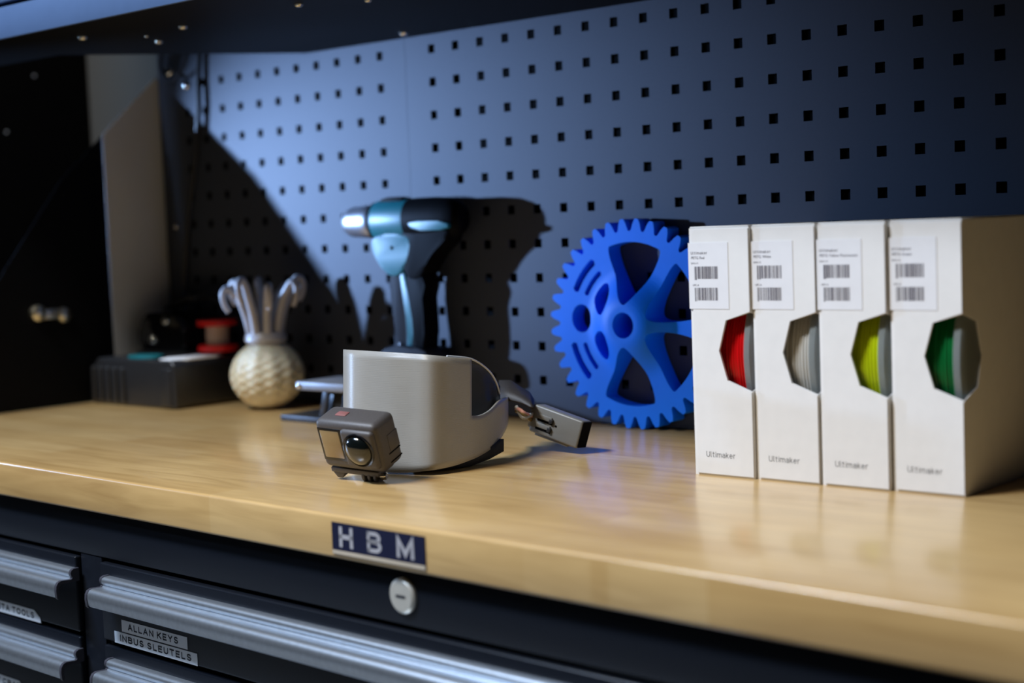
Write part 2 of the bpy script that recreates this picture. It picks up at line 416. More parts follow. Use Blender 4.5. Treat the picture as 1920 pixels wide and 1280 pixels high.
# ---- perforated back board in two panels, real square holes
PITCH, GAP, HZ0 = 0.038, 0.0486, 0.4235
def board_panel(name, x0, x1, cols, parent):
    """cols: hole centre x values"""
    z0, z1, t, h = 0.001, 0.56, 0.0014, 0.0050
    rows = [HZ0 - PITCH * r for r in range(10, -1, -1)]
    xs = [x0]; zs = [z0]
    for c in cols: xs += [c - h, c + h]
    for r in rows: zs += [r - h, r + h]
    xs.append(x1); zs.append(z1)
    bm = bmesh.new(); V = {}
    def v(i, j, y):
        k = (i, j, y)
        if k not in V: V[k] = bm.verts.new((xs[i], y, zs[j]))
        return V[k]
    for i in range(len(xs) - 1):
        for j in range(len(zs) - 1):
            if i % 2 == 1 and j % 2 == 1:
                q = [(i, j), (i + 1, j), (i + 1, j + 1), (i, j + 1)]
                for k in range(4):
                    a, b = q[k], q[(k + 1) % 4]
                    bm.faces.new((v(*a, 0), v(*b, 0), v(*b, t), v(*a, t)))
            else:
                for y in (0, t): bm.faces.new((v(i, j, y), v(i + 1, j, y), v(i + 1, j + 1, y), v(i, j + 1, y)))
    return fin(name, bm, M['board'], parent)
board = bpy.data.objects.new('wall_pegboard', None); COL.objects.link(board); struct(board)
seam = -0.0433
board_panel('perforated_panel', -0.5295, seam - 0.0002, [c * PITCH - GAP for c in range(-11, 0)], board)
board_panel('perforated_panel', seam + 0.0002, 1.16, [c * PITCH for c in range(0, 30)], board)
box('hole_dark_sheet', -0.5285, 1.16, 0.030, 0.034, 0.001, 0.60, M['matt_black'], board)  # added black sheet, stands in for the unlit space behind the holes
for q in [(316, 135), (349, 160)]:
    screw('screw', board, P(q[0], q[1], 1, -0.0005), (0, -1, 0), 0.0068, M['chrome'])
screw('screw', board, P(330, 425, 1, -0.0005), (0, -1, 0), 0.0035, M['chrome'])

# ---- side panel closing the left end of the bench: black sloping gusset and a pale rear sheet
side = bpy.data.objects.new('wall_left', None); COL.objects.link(side); struct(side)
def zg(y): return 0.440 + 0.89 * y if y > -0.16 else 0.2976 + 1.28 * (y + 0.16)
XG = -0.5345
prism_x('gusset_plate', [(-0.376, 0.001), (-0.0925, 0.001), (-0.0925, zg(-0.0925)), (-0.16, zg(-0.16)), (-0.376, zg(-0.376))], XG - 0.0005, XG, M['black'], side)
prism_x('rear_sheet', [(-0.0922, 0.001), (0.020, 0.001), (0.020, zg(0.0)), (-0.004, zg(-0.004)), (-0.0922, zg(-0.0922))], XG - 0.0005, XG, M['pale_sheet'], side)  # shaped for the light: stops the lamp's beam below the slope
# spring catch on the gusset
bm = bmesh.new()
add_lathe(bm, [(0, 0.011), (0.006, 0.0105), (0.009, 0.007), (0.010, 0)], 'X', 18, (0, -0.018, 0.002))
add_lathe(bm, [(0, 0.010), (0.006, 0.0095), (0.008, 0.006), (0.009, 0)], 'X', 18, (0, 0.020, -0.003))
add_box(bm, 0, 0.006, -0.02, 0.02, -0.007, 0.006, 0.0015)
o = fin('catch', bm, M['brass'], side, True, 40); o.location = P(92, 588, 0, XG)

# ---- tall dark cupboard standing against the wall beyond the bench
tall = thing('tall_cupboard', 'tall black cupboard standing beyond the left end of the workbench', 'cupboard', (-1.08, -0.06, -0.90))
box('body', -0.20, 0.20, -0.30, 0.178, 0.0, 2.6, M['matt_black'], tall, 0.004)
for q in [(65, 143), (13, 248), (2, 110)]:
    screw('screw', tall, P(q[0], q[1], 0, -0.8795) - Vector(tall.location), (1, 0, 0), 0.0026, M['silver'])

# ================================================================== WORKTOP AND TOOL CABINET
SK = -0.03                                    # the bench front runs a touch out of line with the board
def yfront(x): return -0.497 + SK * x
X0, X1 = -0.60, 1.30
top = prism_z('worktop', [(X0, yfront(X0)), (X1, yfront(X1)), (X1, 0.028), (X0, 0.028)], -0.0345, 0.0, M['wood'], None, 0.0028, 3)
tag(top, 'thick pale wooden worktop with a rounded front edge', 'worktop')

ANG = math.atan(SK)
cab = thing('tool_cabinet', 'black steel tool cabinet with drawers under the wooden worktop', 'tool cabinet', (0.0, -0.497, -0.90), ANG)
Z0 = 0.90                                      # local height of the worktop's upper face
FY = 0.012                                     # cabinet face sits back from the worktop edge
def lz(z): return z + Z0
box('carcass', -0.598, 1.28, FY + 0.006, 0.47, 0.0, lz(-0.0352), M['black'], cab)
box('top_rail', -0.598, 1.28, FY, FY + 0.006, lz(-0.0795), lz(-0.0352), M['drawer'], cab, 0.0008)
box('stile', -0.0265, 0.0095, FY + 0.001, FY + 0.006, 0.02, lz(-0.0800), M['drawer'], cab, 0.0006)
PIT = 0.0785
HP = [(0.0, -0.0105), (-0.0055, -0.0105), (-0.0082, -0.0118), (-0.0092, -0.0142), (-0.0086, -0.0166), (-0.0072, -0.0182), (-0.0085, -0.0196),
      (-0.0190, -0.0190), (-0.0222, -0.0202), (-0.0242, -0.0232), (-0.0247, -0.0275), (-0.0240, -0.0340), (-0.0228, -0.0352),
      (-0.0214, -0.0340), (-0.0214, -0.0245), (-0.0190, -0.0222), (0.0, -0.0222)]
def drawer(u0, u1, ztop, h0, h1, capside):
    d = bpy.data.objects.new('drawer', None)
    zt = lz(ztop); zb = lz(ztop - PIT + 0.0050)
    f = box('drawer', u0, u1, FY - 0.0035, FY + 0.004, zb, zt, M['drawer'], cab, 0.0018, 4)
    bm = bmesh.new()
    add_prism(bm, HP, lambda p: (h0, FY - 0.0035 + p[0], zt + p[1]), lambda p: (h1, FY - 0.0035 + p[0], zt + p[1]))
    h = fin('handle', bm, M['alu'], f, True, 50)
    bm = bmesh.new()
    cx = h0 if capside < 0 else h1
    C0 = (-0.0105, -0.0205)
    big = [(C0[0] + (p[0] - C0[0]) * 1.04 if p[0] < -0.001 else p[0], C0[1] + (p[1] - C0[1]) * 1.07) for p in HP]
    a, b = (cx - 0.0036, cx - 0.0001) if capside < 0 else (cx + 0.0001, cx + 0.0036)
    add_prism(bm, big, lambda p: (a, FY - 0.0035 + p[0], zt + p[1]), lambda p: (b, FY - 0.0035 + p[0], zt + p[1]))
    fin('end_cap', bm, M['cap'], f, True, 50)
    bpy.data.objects.remove(d)
    return f
SM = [M['sticker'], M['ink']]
ys = FY - 0.0036
rights = []; lefts = []
for k in range(3):
    zt = -0.0836 - PIT * k
    lefts.append(drawer(-0.56, -0.0300, zt, -0.55, -0.0275, 1))
    rights.append(drawer(0.0128, 0.72, zt, 0.0295, 0.71, -1))
# label tapes
sticker('label_tape', rect(0, 0.104, 0, 0.0111), SM, rights[0], (0.0458, ys, lz(-0.1444)), [('ALLAN KEYS', 0.0112, 0.0027, 0.0062, -0.00130, 1, -0.0790)])
sticker('label_tape', rect(0, 0.131, 0, 0.0110), SM, rights[0], (0.0328, ys, lz(-0.1567)), [('INBUS SLEUTELS', 0.0100, 0.0026, 0.0062, -0.00130, 1, -0.1120)])
sticker('label_tape', [(0, 0), (0.1205, 0), (0.1195, 0.0050), (0.108, 0.0115), (0, 0.0115)], SM, lefts[0], (-0.2215, ys, lz(-0.1592)), [('BETA TOOLS', 0.0270, 0.0028, 0.0062, -0.00125, 1, -0.0810)])
sticker('label_tape', [(0, 0), (0.0985, 0), (0.0975, 0.0050), (0.090, 0.0115), (0, 0.0115)], SM, lefts[1], (-0.2415, ys, lz(-0.2385)), [('/ CRAP', 0.0465, 0.0028, 0.0062, -0.00125, 1, -0.0455)])
# key lock in the top rail
lk = lathe('lock', [(0, 0.0136), (-0.0025, 0.0136), (-0.0040, 0.0118), (-0.0040, 0.0)], M['lock'], cab, 'Y', 28, (0.4316, FY - 0.0001, lz(-0.0568)))
bm = bmesh.new(); add_box(bm, -0.0050, 0.0050, -0.0004, 0.0002, -0.0009, 0.0009)
kh = fin('keyhole', bm, M['ink'], lk); kh.location = (0.4316, FY - 0.0042, lz(-0.0568))

# maker's badge on the worktop edge
bd = thing('name_badge', 'navy badge with grey letters on the front edge of the worktop', 'badge', (0.3655, yfront(0.3655) - 0.0003, -0.0305), ANG)
sticker('plate', rect(0, 0.1040, 0, 0.0250), [M['badge'], M['badge_letter'], M['badge_margin']], bd, (0, 0, 0),
        [('H', 0.0105, 0.0062, 0.0160, -0.0036, 1, 1.2), ('B', 0.0425, 0.0062, 0.0160, -0.0031, 1, 1.3), ('M', 0.0755, 0.0062, 0.0160, -0.0036, 1, 1.25)],
        [(0.0002, 0.1038, 0.0002, 0.0034, 2)], thick=0.0006)

# ================================================================== UPPER CABINET
up = thing('upper_cabinet', 'black underside and pale steel front of the cabinet above the board', 'cabinet', (0.0, 0.0, 0.44))
und = [(-0.585, -0.383), (1.30, -0.383), (1.30, -0.002), (-0.2145, -0.002), (-0.379, -0.250), (-0.585, -0.250)]  # left end drawn out to keep the cool lamp off the board
prism_z('bottom_panel', und, 0.0, 0.003, M['black'], up)
prism_z('carcass', [(-0.583, -0.376), (1.30, -0.376), (1.30, -0.004), (-0.2165, -0.004), (-0.3805, -0.252), (-0.583, -0.252)], 0.0035, 0.60, M['matt_black'], up)
box('front_lip', -0.585, 1.30, -0.388, -0.384, -0.001, 0.0325, M['steel_front'], up, 0.0008)
box('door', -0.585, 0.10, -0.388, -0.378, 0.0375, 0.58, M['steel_front'], up, 0.001)
box('door', 0.104, 0.70, -0.388, -0.378, 0.0375, 0.58, M['steel_front'], up, 0.001)
box('door', 0.704, 1.30, -0.388, -0.378, 0.0375, 0.58, M['steel_front'], up, 0.001)
for (u, v, r) in [(155, 70, .0050), (298, 78, .0042), (343, 50, .0048), (275, 68, .002), (560, 8, .0046), (690, 0, .004)]:
    screw('screw', up, P(u, v, 2, 0.4398) - Vector(up.location), (0, 0, -1), r, M['brass'])
screw('screw', up, P(757, 62, 2, 0.4398) - Vector(up.location), (0, 0, -1), 0.0055, M['chrome'])

# cables in the dark left corner
tag(tube('power_cable', spline([P(374, 96, 1, -0.006), P(372, 150, 1, -0.007), P(372, 210, 1, -0.008), P(366, 300, 1, -0.008), P(352, 420, 1, -0.009), P(345, 560, 1, -0.01), P(350, 700, 1, -0.02)], 8), 0.0038, M['plastic_black']),
    'thick black cable hanging straight down the left end of the board', 'cable')
tag(tube('looped_cable', spline([P(352, 92, 1, -0.01), P(349, 112, 1, -0.012), P(338, 135, 1, -0.014), P(322, 150, 1, -0.014), P(306, 136, 1, -0.014), P(301, 118, 1, -0.012), P(306, 92, 1, -0.01)], 8), 0.0022, M['drill_grey']),
    'thin dark cable looped round two bright screws high in the corner', 'cable')
tag(tube('pale_cable', spline([P(313, 290, 1, -0.006), P(317, 380, 1, -0.006), P(320, 470, 1, -0.007), P(326, 560, 1, -0.010), P(334, 610, 1, -0.02)], 8), 0.0016, M['drill_grey']),
    'thin pale cable running down the dark corner beside the pale sheet', 'cable')

# ================================================================== FOUR FILAMENT CARTONS
BW, BD, BH = 0.0588, 0.205, 0.2085
boxes = [
    (0.5060, -0.2195, 'fil_red', 'PETG Red', 'red', 'leftmost white carton, its corner window showing red filament'),
    (0.5655, -0.2165, 'fil_white', 'PETG White', 'silvery white', 'white carton second from the left, its corner window showing silvery filament'),
    (0.6258, -0.2150, 'fil_lime', 'PETG Yellow Fluorescent', 'lime yellow', 'white carton third from the left, its corner window showing lime filament'),
    (0.6862, -0.2110, 'fil_green', 'PETG Green', 'dark green', 'rightmost white carton, its corner window showing dark green filament'),
]
WZ = (0.0730, 0.0812, 0.1060, 0.1314, 0.1380)      # window heights: bottom corner, lower, middle, upper, top corner
def bars(x0, x1, z0, z1, seed):
    rnd = random.Random(seed); out = []; x = x0
    while x < x1 - 0.0004:
        wd = rnd.choice((0.0004, 0.0004, 0.0008, 0.0012)); sp = rnd.choice((0.0004, 0.0004, 0.0008))
        out.append((x, min(x + wd, x1), z0 if len(out) > 1 else z0 - 0.0008, z1, 1)); x += wd + sp
    return out
spool_col = {'fil_red': 'red', 'fil_white': 'silvery white', 'fil_lime': 'lime yellow', 'fil_green': 'dark green'}
for i, (bx, by, fm, txt, cname, lab) in enumerate(boxes):
    t = thing('filament_carton', lab, 'carton', (bx, by, 0.0), 0.0, 'filament cartons in a row')
    bm = bmesh.new(); e = 0.0004
    def V(x, y, z): return bm.verts.new((x, y, z))
    nf = [(BW, WZ[0]), (BW - 0.0235, WZ[1]), (BW - 0.0312, WZ[2]), (BW - 0.0238, WZ[3]), (BW, WZ[4])]
    ns = [(0, WZ[0]), (0.0238, WZ[1]), (0.0318, WZ[2]), (0.0236, WZ[3]), (0, WZ[4])]
    c = {k: V(*p) for k, p in dict(a=(0, 0, 0), b=(BW, 0, 0), cc=(BW, 0, BH), d=(0, 0, BH), A=(0, BD, 0), B=(BW, BD, 0), C=(BW, BD, BH), D=(0, BD, BH)).items()}
    w0 = V(BW, 0, WZ[0]); w1 = V(BW, 0, WZ[4])
    fr = [V(x, 0, z) for x, z in nf[1:-1]]; sd = [V(BW, y, z) for y, z in ns[1:-1]]
    bm.faces.new([c['a'], c['b'], w0] + fr + [w1, c['cc'], c['d']])
    bm.faces.new([c['B'], c['C'], c['cc'], w1] + sd[::-1] + [w0, c['b']])
    bm.faces.new([c['a'], c['d'], c['D'], c['A']])
    bm.faces.new([c['A'], c['D'], c['C'], c['B']])
    bm.faces.new([c['d'], c['cc'], c['C'], c['D']])
    bm.faces.new([c['a'], c['A'], c['B'], c['b']])
    s = fin('carton_shell', bm, M['carton'], t)
    mo = s.modifiers.new('wall', 'SOLIDIFY'); mo.thickness = 0.0009; mo.offset = -1
    # front flap, a little proud, rounded at its upper left corner
    bm = bmesh.new(); m0 = 0.0028
    poly = [(m0, 0.0016), (BW - 0.0003, 0.0016)] + [(BW - 0.0003, nf[0][1] - 0.0008)] + [(x, z) for x, z in nf[1:-1]] + [(BW - 0.0003, nf[4][1] + 0.0008), (BW - 0.0003, BH - 0.0012), (m0 + 0.004, BH - 0.0012), (m0 + 0.0012, BH - 0.0024), (m0, BH - 0.005)]
    add_prism(bm, poly, lambda p: (p[0], -0.0012, p[1]), lambda p: (p[0], -0.0002, p[1]))
    fin('front_flap', bm, M['carton'], t)
    lid = box('lid_flap', 0.0006, BW - 0.0006, 0.0004, BD - 0.001, BH + 0.0001, BH + 0.0012, M['carton'], t, 0.0003)
    rc = bars(0.0056, 0.0286, 0.1660, 0.1764, 10 + i) + bars(0.0054, 0.0284, 0.1480, 0.1586, 30 + i)
    sticker('sticker', rect(-0.0004, 0.0390, 0.1408, 0.1962), [M['carton_sticker'], M['ink_grey']], t, (0, -0.00125, 0),
            [('Ultimaker', 0.0024, 0.1865, 0.0024, -0.00030, 1, 0.95), (txt, 0.0024, 0.1826, 0.0032, 0, 1, 1.0),
             ('EAN-13', 0.0024, 0.1784, 0.0022, 0, 1, 1.0), ('UPC-A', 0.0034, 0.1600, 0.0022, 0, 1, 1.0)], rc)
    # printed name low on the flap, a film with lettering
    vs, fs = stroke_geo('Ultimaker', 0.0068, 0.00060, 0.24)
    wmax = max(v[0] for v in vs); k = 0.0285 / wmax
    bm = bmesh.new(); VV = [bm.verts.new((0.0125 + a * k, -0.00135, 0.0158 + b * k)) for a, b in vs]
    for f in fs:
        try: bm.faces.new([VV[q] for q in f])
        except ValueError: pass
    me = bpy.data.meshes.new('printed_name'); bm.to_mesh(me); bm.free(); link('printed_name', me, M['ink'], t)
    # the spool inside
    sp = thing('filament_spool', spool_col[fm] + ' filament spool inside its white carton', 'spool', (bx + BW / 2, by + BD / 2, 0.0012), 0.0, 'spools inside the cartons')
    R = 0.0995; cz = R + 0.0005
    hw = BW / 2 - 0.0016
    prof = [(-hw + 0.006, 0.03)]
    nr = 14; x0, x1 = -hw + 0.0060, hw - 0.0095
    for q in range(nr):
        a = x0 + (x1 - x0) * q / nr; st = (x1 - x0) / nr
        rr = 0.0955 + random.uniform(-0.0006, 0.0006)
        prof += [(a + st * .1, rr - 0.0011), (a + st * .35, rr), (a + st * .65, rr), (a + st * .9, rr - 0.0011)]
    prof += [(x1, 0.03)]
    lathe('filament', prof, M[fm], sp, 'X', 72, (0, 0, cz), sharp=60)
    lathe('flange', [(-hw, 0.03), (-hw, R - 0.001), (-hw + 0.001, R), (-hw + 0.0048, R), (-hw + 0.0055, R - 0.001), (-hw + 0.0055, 0.03)], M['flange'], sp, 'X', 72, (0, 0, cz))
    lathe('flange', [(hw - 0.009, 0.03), (hw - 0.009, R - 0.001), (hw - 0.008, R), (hw - 0.0030, R), (hw - 0.0004, R - 0.003), (hw, R - 0.006), (hw, 0.03)], M['flange'], sp, 'X', 72, (0, 0, cz))
    lathe('hub', [(-hw, 0.0295), (hw, 0.0295)], M['spool_hub'], sp, 'X', 40, (0, 0, cz))

# ================================================================== BLUE GEAR
def gear():
    NT, RT, RR = 36, 0.1093, 0.0962
    def hfun(r):
        t = max(0.0, min(1.0, (0.060 - r) / 0.042)); t = t * t * (3 - 2 * t)
        return 0.016 * t
    A = NT * 8
    def rad(k):
        ph = (k % 8) / 8.0
        s = [0, .10, .62, .97, 1, .97, .62, .10][k % 8]
        return RR + (RT - RR) * s
    rings = [0.0134, 0.0165, 0.020, 0.025, 0.030, 0.036, 0.043, 0.050, 0.056, 0.062, 0.075, 0.088, RR - 0.004]
    bm = bmesh.new(); T = 0.020
    def ringv(fr, y):
        out = []
        for k in range(A):
            a = 2 * math.pi * (k - 4 + 4) / A; r = fr(k)
            out.append(bm.verts.new((r * math.cos(a), y(r), r * math.sin(a))))
        return out
    F = [ringv(lambda k, r=r: r, lambda r: -hfun(r)) for r in rings] + [ringv(rad, lambda r: 0.0)]
    B = [ringv(lambda k, r=r: r, lambda r: T) for r in rings] + [ringv(rad, lambda r: T)]
    def skin(P_, Q_):
        for k in range(A):
            j = (k + 1) % A; bm.faces.new((P_[k], P_[j], Q_[j], Q_[k]))
    for a, b in zip(F, F[1:]): skin(a, b)
    for a, b in zip(B, B[1:]): skin(b, a)
    skin(F[-1], B[-1]); skin(B[0], F[0])
    bmesh.ops.recalc_face_normals(bm, faces=bm.faces)
    me = bpy.data.meshes.new('gear_blank'); bm.to_mesh(me); bm.free()
    blank = link('gear_blank', me)
    def pol(r, deg): return (r * math.cos(math.radians(deg)), r * math.sin(math.radians(deg)))
    polys = []
    def window(a0, a1, ri, am, bend=0.0, half=7, ro=0.0855):
        n = 6; p = [pol(ro, a0 + (a1 - a0) * k / n) for k in range(n + 1)]
        p += [pol(ri, am + half), pol(ri, am - half)]
        polys.append(smooth_poly(p, 3))
    window(60, 112, 0.022, 88, half=16)
    window(4, 50, 0.030, 18, half=16)
    window(-56, -9, 0.030, -24, half=16)
    window(-119, -69, 0.024, -92, half=16)
    def slot(r, w, a0, a1):
        n = 10
        polys.append([pol(r + w / 2, a0 + (a1 - a0) * k / n) for k in range(n + 1)] + [pol(r, a1 + 1.6)] + [pol(r - w / 2, a1 + (a0 - a1) * k / n) for k in range(n + 1)] + [pol(r, a0 - 1.6)])
    slot(0.0812, 0.0080, 127, 154); slot(0.0668, 0.0056, 127, 152)
    slot(0.0812, 0.0080, 196, 224); slot(0.0668, 0.0056, 199, 224)
    polys.append([(-0.0665 + 0.0132 * math.cos(2 * math.pi * k / 28), 0.0055 + 0.0150 * math.sin(2 * math.pi * k / 28)) for k in range(28)])
    polys.append(smooth_poly([(-0.050, 0.024), (-0.043, 0.036), (-0.029, 0.046), (-0.021, 0.030), (-0.029, 0.010), (-0.040, 0.010)], 2))
    polys.append(smooth_poly([(-0.050, -0.014), (-0.038, -0.006), (-0.026, -0.008), (-0.022, -0.026), (-0.032, -0.040), (-0.044, -0.030)], 2))
    bm = bmesh.new()
    for p in polys: add_prism(bm, p, lambda q: (q[0], -0.06, q[1]), lambda q: (q[0], 0.06, q[1]))
    bmesh.ops.recalc_face_normals(bm, faces=bm.faces)
    cm = bpy.data.meshes.new('gear_cutter'); bm.to_mesh(cm); bm.free()
    cut = link('gear_cutter', cm)
    mo = blank.modifiers.new('cut', 'BOOLEAN'); mo.operation = 'DIFFERENCE'; mo.solver = 'EXACT'; mo.object = cut
    dg = bpy.context.evaluated_depsgraph_get(); dg.update()
    res = bpy.data.meshes.new_from_object(blank.evaluated_get(dg))
    bpy.data.objects.remove(blank); bpy.data.objects.remove(cut)
    res.name = 'gear'; res.materials.clear(); res.materials.append(M['gear'])
    o = link('gear_wheel', res, None, None, True); res.set_sharp_from_angle(angle=math.radians(32))
    return o
g = gear(); g.location = (0.2945, -0.0225, 0.1096)
tag(g, 'large bright blue toothed gear wheel with spokes leaning against the board', 'gear')

# ================================================================== CORDLESS DRILL
DX, DY = -0.0244, -0.0360
dr = thing('cordless_drill', 'teal and black cordless drill standing in front of the board', 'drill', (DX, DY, -0.0043))
dr.scale = (1.0196, 0.76, 1.0196)  # squashed in depth so its cast shadow on the board stays narrow
AZ = 0.2268
lathe('chuck', [(-0.094, 0.0), (-0.094, 0.0085), (-0.0915, 0.0125), (-0.085, 0.0158), (-0.078, 0.0178), (-0.062, 0.0186), (-0.0615, 0.0188), (-0.050, 0.0192), (-0.046, 0.0185), (-0.043, 0.0165), (-0.043, 0.0)], M['chuck'], dr, 'X', 36, (0, 0, AZ))
lathe('gear_housing', [(-0.043, 0.0), (-0.043, 0.018), (-0.039, 0.0215), (-0.034, 0.0236), (0.012, 0.0240), (0.020, 0.0236), (0.024, 0.0228), (0.024, 0.0)], M['teal'], dr, 'X', 40, (0, 0, AZ))
lathe('torque_ring', [(-0.0445, 0.0), (-0.0445, 0.0195), (-0.0415, 0.0218), (-0.0375, 0.0222), (-0.0365, 0.0205), (-0.0365, 0.0)], M['drill_black'], dr, 'X', 36, (0, 0, AZ))
lathe('motor_housing', [(0.016, 0.0), (0.016, 0.0238), (0.030, 0.0246), (0.060, 0.0242), (0.078, 0.0228), (0.090, 0.0195), (0.096, 0.0150), (0.0985, 0.008), (0.0985, 0)], M['drill_black'], dr, 'X', 40, (0, 0, AZ))
prism_y('side_stripe', smooth_poly([(0.026, AZ - 0.001), (0.090, AZ - 0.003), (0.090, AZ - 0.013), (0.034, AZ - 0.012)], 1), -0.0252, -0.018, M['teal'], dr, 0.0006)
prism_y('mode_switch', smooth_poly([(-0.030, AZ + 0.020), (0.012, AZ + 0.020), (0.010, AZ + 0.0268), (-0.022, AZ + 0.0268)], 1), -0.010, 0.010, M['drill_black'], dr, 0.0012)
prism_y('neck', smooth_poly([(-0.036, 0.212), (-0.0365, 0.194), (-0.026, 0.178), (-0.0115, 0.164), (0.010, 0.164), (0.024, 0.190), (0.028, 0.212)], 2), -0.0195, 0.0195, M['teal'], dr, 0.002)
prism_y('neck_rear', smooth_poly([(0.010, 0.216), (0.008, 0.188), (0.016, 0.160), (0.040, 0.160), (0.055, 0.186), (0.085, 0.206), (0.085, 0.220), (0.030, 0.224)], 2), -0.0190, 0.0190, M['drill_black'], dr, 0.003)
prism_y('trigger', smooth_poly([(-0.012, 0.170), (-0.019, 0.158), (-0.016, 0.146), (-0.010, 0.140), (0.004, 0.140), (0.004, 0.170)], 2), -0.0090, 0.0090, M['drill_black'], dr, 0.001)
prism_y('handle_front', smooth_poly([(-0.013, 0.168), (-0.010, 0.130), (-0.005, 0.092), (-0.007, 0.072), (0.016, 0.072), (0.014, 0.120), (0.010, 0.168)], 1), -0.0160, 0.0160, M['drill_grey'], dr, 0.003)
prism_y('handle_stripe', smooth_poly([(0.004, 0.170), (0.010, 0.135), (0.014, 0.110), (0.012, 0.076), (0.020, 0.076), (0.024, 0.106), (0.018, 0.140), (0.014, 0.170)], 1), -0.0168, 0.0168, M['teal'], dr, 0.001)
prism_y('handle_grip', smooth_poly([(0.012, 0.172), (0.017, 0.140), (0.021, 0.106), (0.017, 0.070), (0.040, 0.070), (0.041, 0.110), (0.039, 0.148), (0.046, 0.172)], 1), -0.0165, 0.0165, M['drill_black'], dr, 0.004)
prism_y('foot', smooth_poly([(-0.034, 0.058), (-0.030, 0.076), (-0.010, 0.086), (0.044, 0.084), (0.054, 0.072), (0.055, 0.050), (-0.034, 0.050)], 1), -0.026, 0.026, M['drill_grey'], dr, 0.004)
box('battery', -0.040, 0.057, -0.029, 0.029, 0.0043, 0.049, M['drill_black'], dr, 0.006, 3)
screw('screw', dr, (-0.003, -0.0197, 0.196), (0, -1, 0), 0.0022, M['drill_black'])
screw('screw', dr, (0.002, -0.0165, 0.086), (0, -1, 0), 0.0026, M['silver'])

# ================================================================== CHARGER AND WHAT LIES ON IT
ch = thing('battery_charger', 'black battery charger with a teal badge at the left end of the worktop', 'charger', (-0.436, -0.076, 0.0))
hx, hy = 0.094, 0.060
prism_y('body', [(-hx, 0.004), (-hx + 0.003, 0.0), (hx - 0.003, 0.0), (hx, 0.004), (hx, 0.056), (hx - 0.006, 0.062), (-hx + 0.020, 0.062), (-hx + 0.004, 0.048), (-hx, 0.042)], -hy, hy, M['plastic_black'], ch, 0.0035, 3)
for k in range(5):
    x = -hx + 0.012 + k * 0.0165
    bm = bmesh.new(); add_box(bm, x - 0.0035, x + 0.0035, -hy - 0.0045, -hy + 0.004, 0.004, 0.0505, 0.0024, 3)
    fin('rib', bm, M['plastic_black'], ch, True, 40)
bm = bmesh.new(); add_box(bm, 0.066, 0.088, -hy - 0.003, -hy + 0.004, 0.003, 0.052, 0.0024, 3); fin('corner_post', bm, M['plastic_black'], ch, True, 40)
prism_z('teal_badge', [(0.002 + 0.030 * math.cos(t * math.pi / 12), -0.036 + 0.019 * math.sin(t * math.pi / 12)) for t in range(24)], 0.0600, 0.0650, M['teal'], ch, 0.001)
prism_z('sticker', smooth_poly([(0.047, -0.055), (0.091, -0.055), (0.091, 0.030), (0.055, 0.030)], 1), 0.0605, 0.0632, M['sticker'], ch, 0.0004)
box('slot_block', -0.074, 0.038, 0.000, 0.056, 0.060, 0.0660, M['plastic_black'], ch, 0.003)

bt = thing('black_case', 'rounded glossy black case with metal studs lying on the charger', 'case', (-0.458, -0.048, 0.0663))
prism_y('case_body', smooth_poly([(-0.052, 0.003), (-0.046, 0.0), (0.046, 0.0), (0.052, 0.004), (0.050, 0.036), (0.030, 0.050), (-0.030, 0.052), (-0.050, 0.040)], 2), -0.022, 0.022, M['gloss_black'], bt, 0.005, 3)
for (x, z, r) in [(-0.018, 0.014, 0.0068), (0.012, 0.040, 0.0058)]:
    screw('stud', bt, (x, -0.0222, z), (0, -1, 0), r, M['chrome'])
rb = []
for k in range(9):
    t = k / 8.0; rb.append((-0.02 + 0.10 * t, 0.010 + 0.010 * t, 0.056 + 0.014 * math.sin(t * 2.6) + 0.006 * t))
bm = bmesh.new()
for k in range(8):
    a, b = Vector(rb[k]), Vector(rb[k + 1])
    q = [bm.verts.new(v) for v in (a + Vector((0, -0.010, 0)), b + Vector((0, -0.010, 0)), b + Vector((0, 0.010, 0)), a + Vector((0, 0.010, 0)))]
    bm.faces.new(q)
bmesh.ops.remove_doubles(bm, verts=bm.verts, dist=1e-5)
st = fin('strap', bm, M['drill_grey'], bt, True); mo = st.modifiers.new('thick', 'SOLIDIFY'); mo.thickness = 0.003
box('buckle', 0.030, 0.048, 0.000, 0.026, 0.066, 0.074, M['plastic_black'], bt, 0.002)

sp = thing('thread_spool', 'small red spool wound with pale brown thread on the charger', 'spool', (-0.3680, -0.0450, 0.0664))
prof_fl = lambda z: [(z, 0.0), (z, 0.024), (z + 0.0012, 0.0265), (z + 0.0075, 0.0265), (z + 0.009, 0.024), (z + 0.009, 0.0)]
lathe('flange', prof_fl(0.0), M['red'], sp, 'Z', 40)
lathe('flange', prof_fl(0.0335), M['red'], sp, 'Z', 40)
lathe('thread', [(0.0085, 0.0148)] + [(0.009 + 0.001 * k, 0.0150 + (0.0005 if k % 2 else 0)) for k in range(25)] + [(0.034, 0.0148)], M['thread'], sp, 'Z', 36)

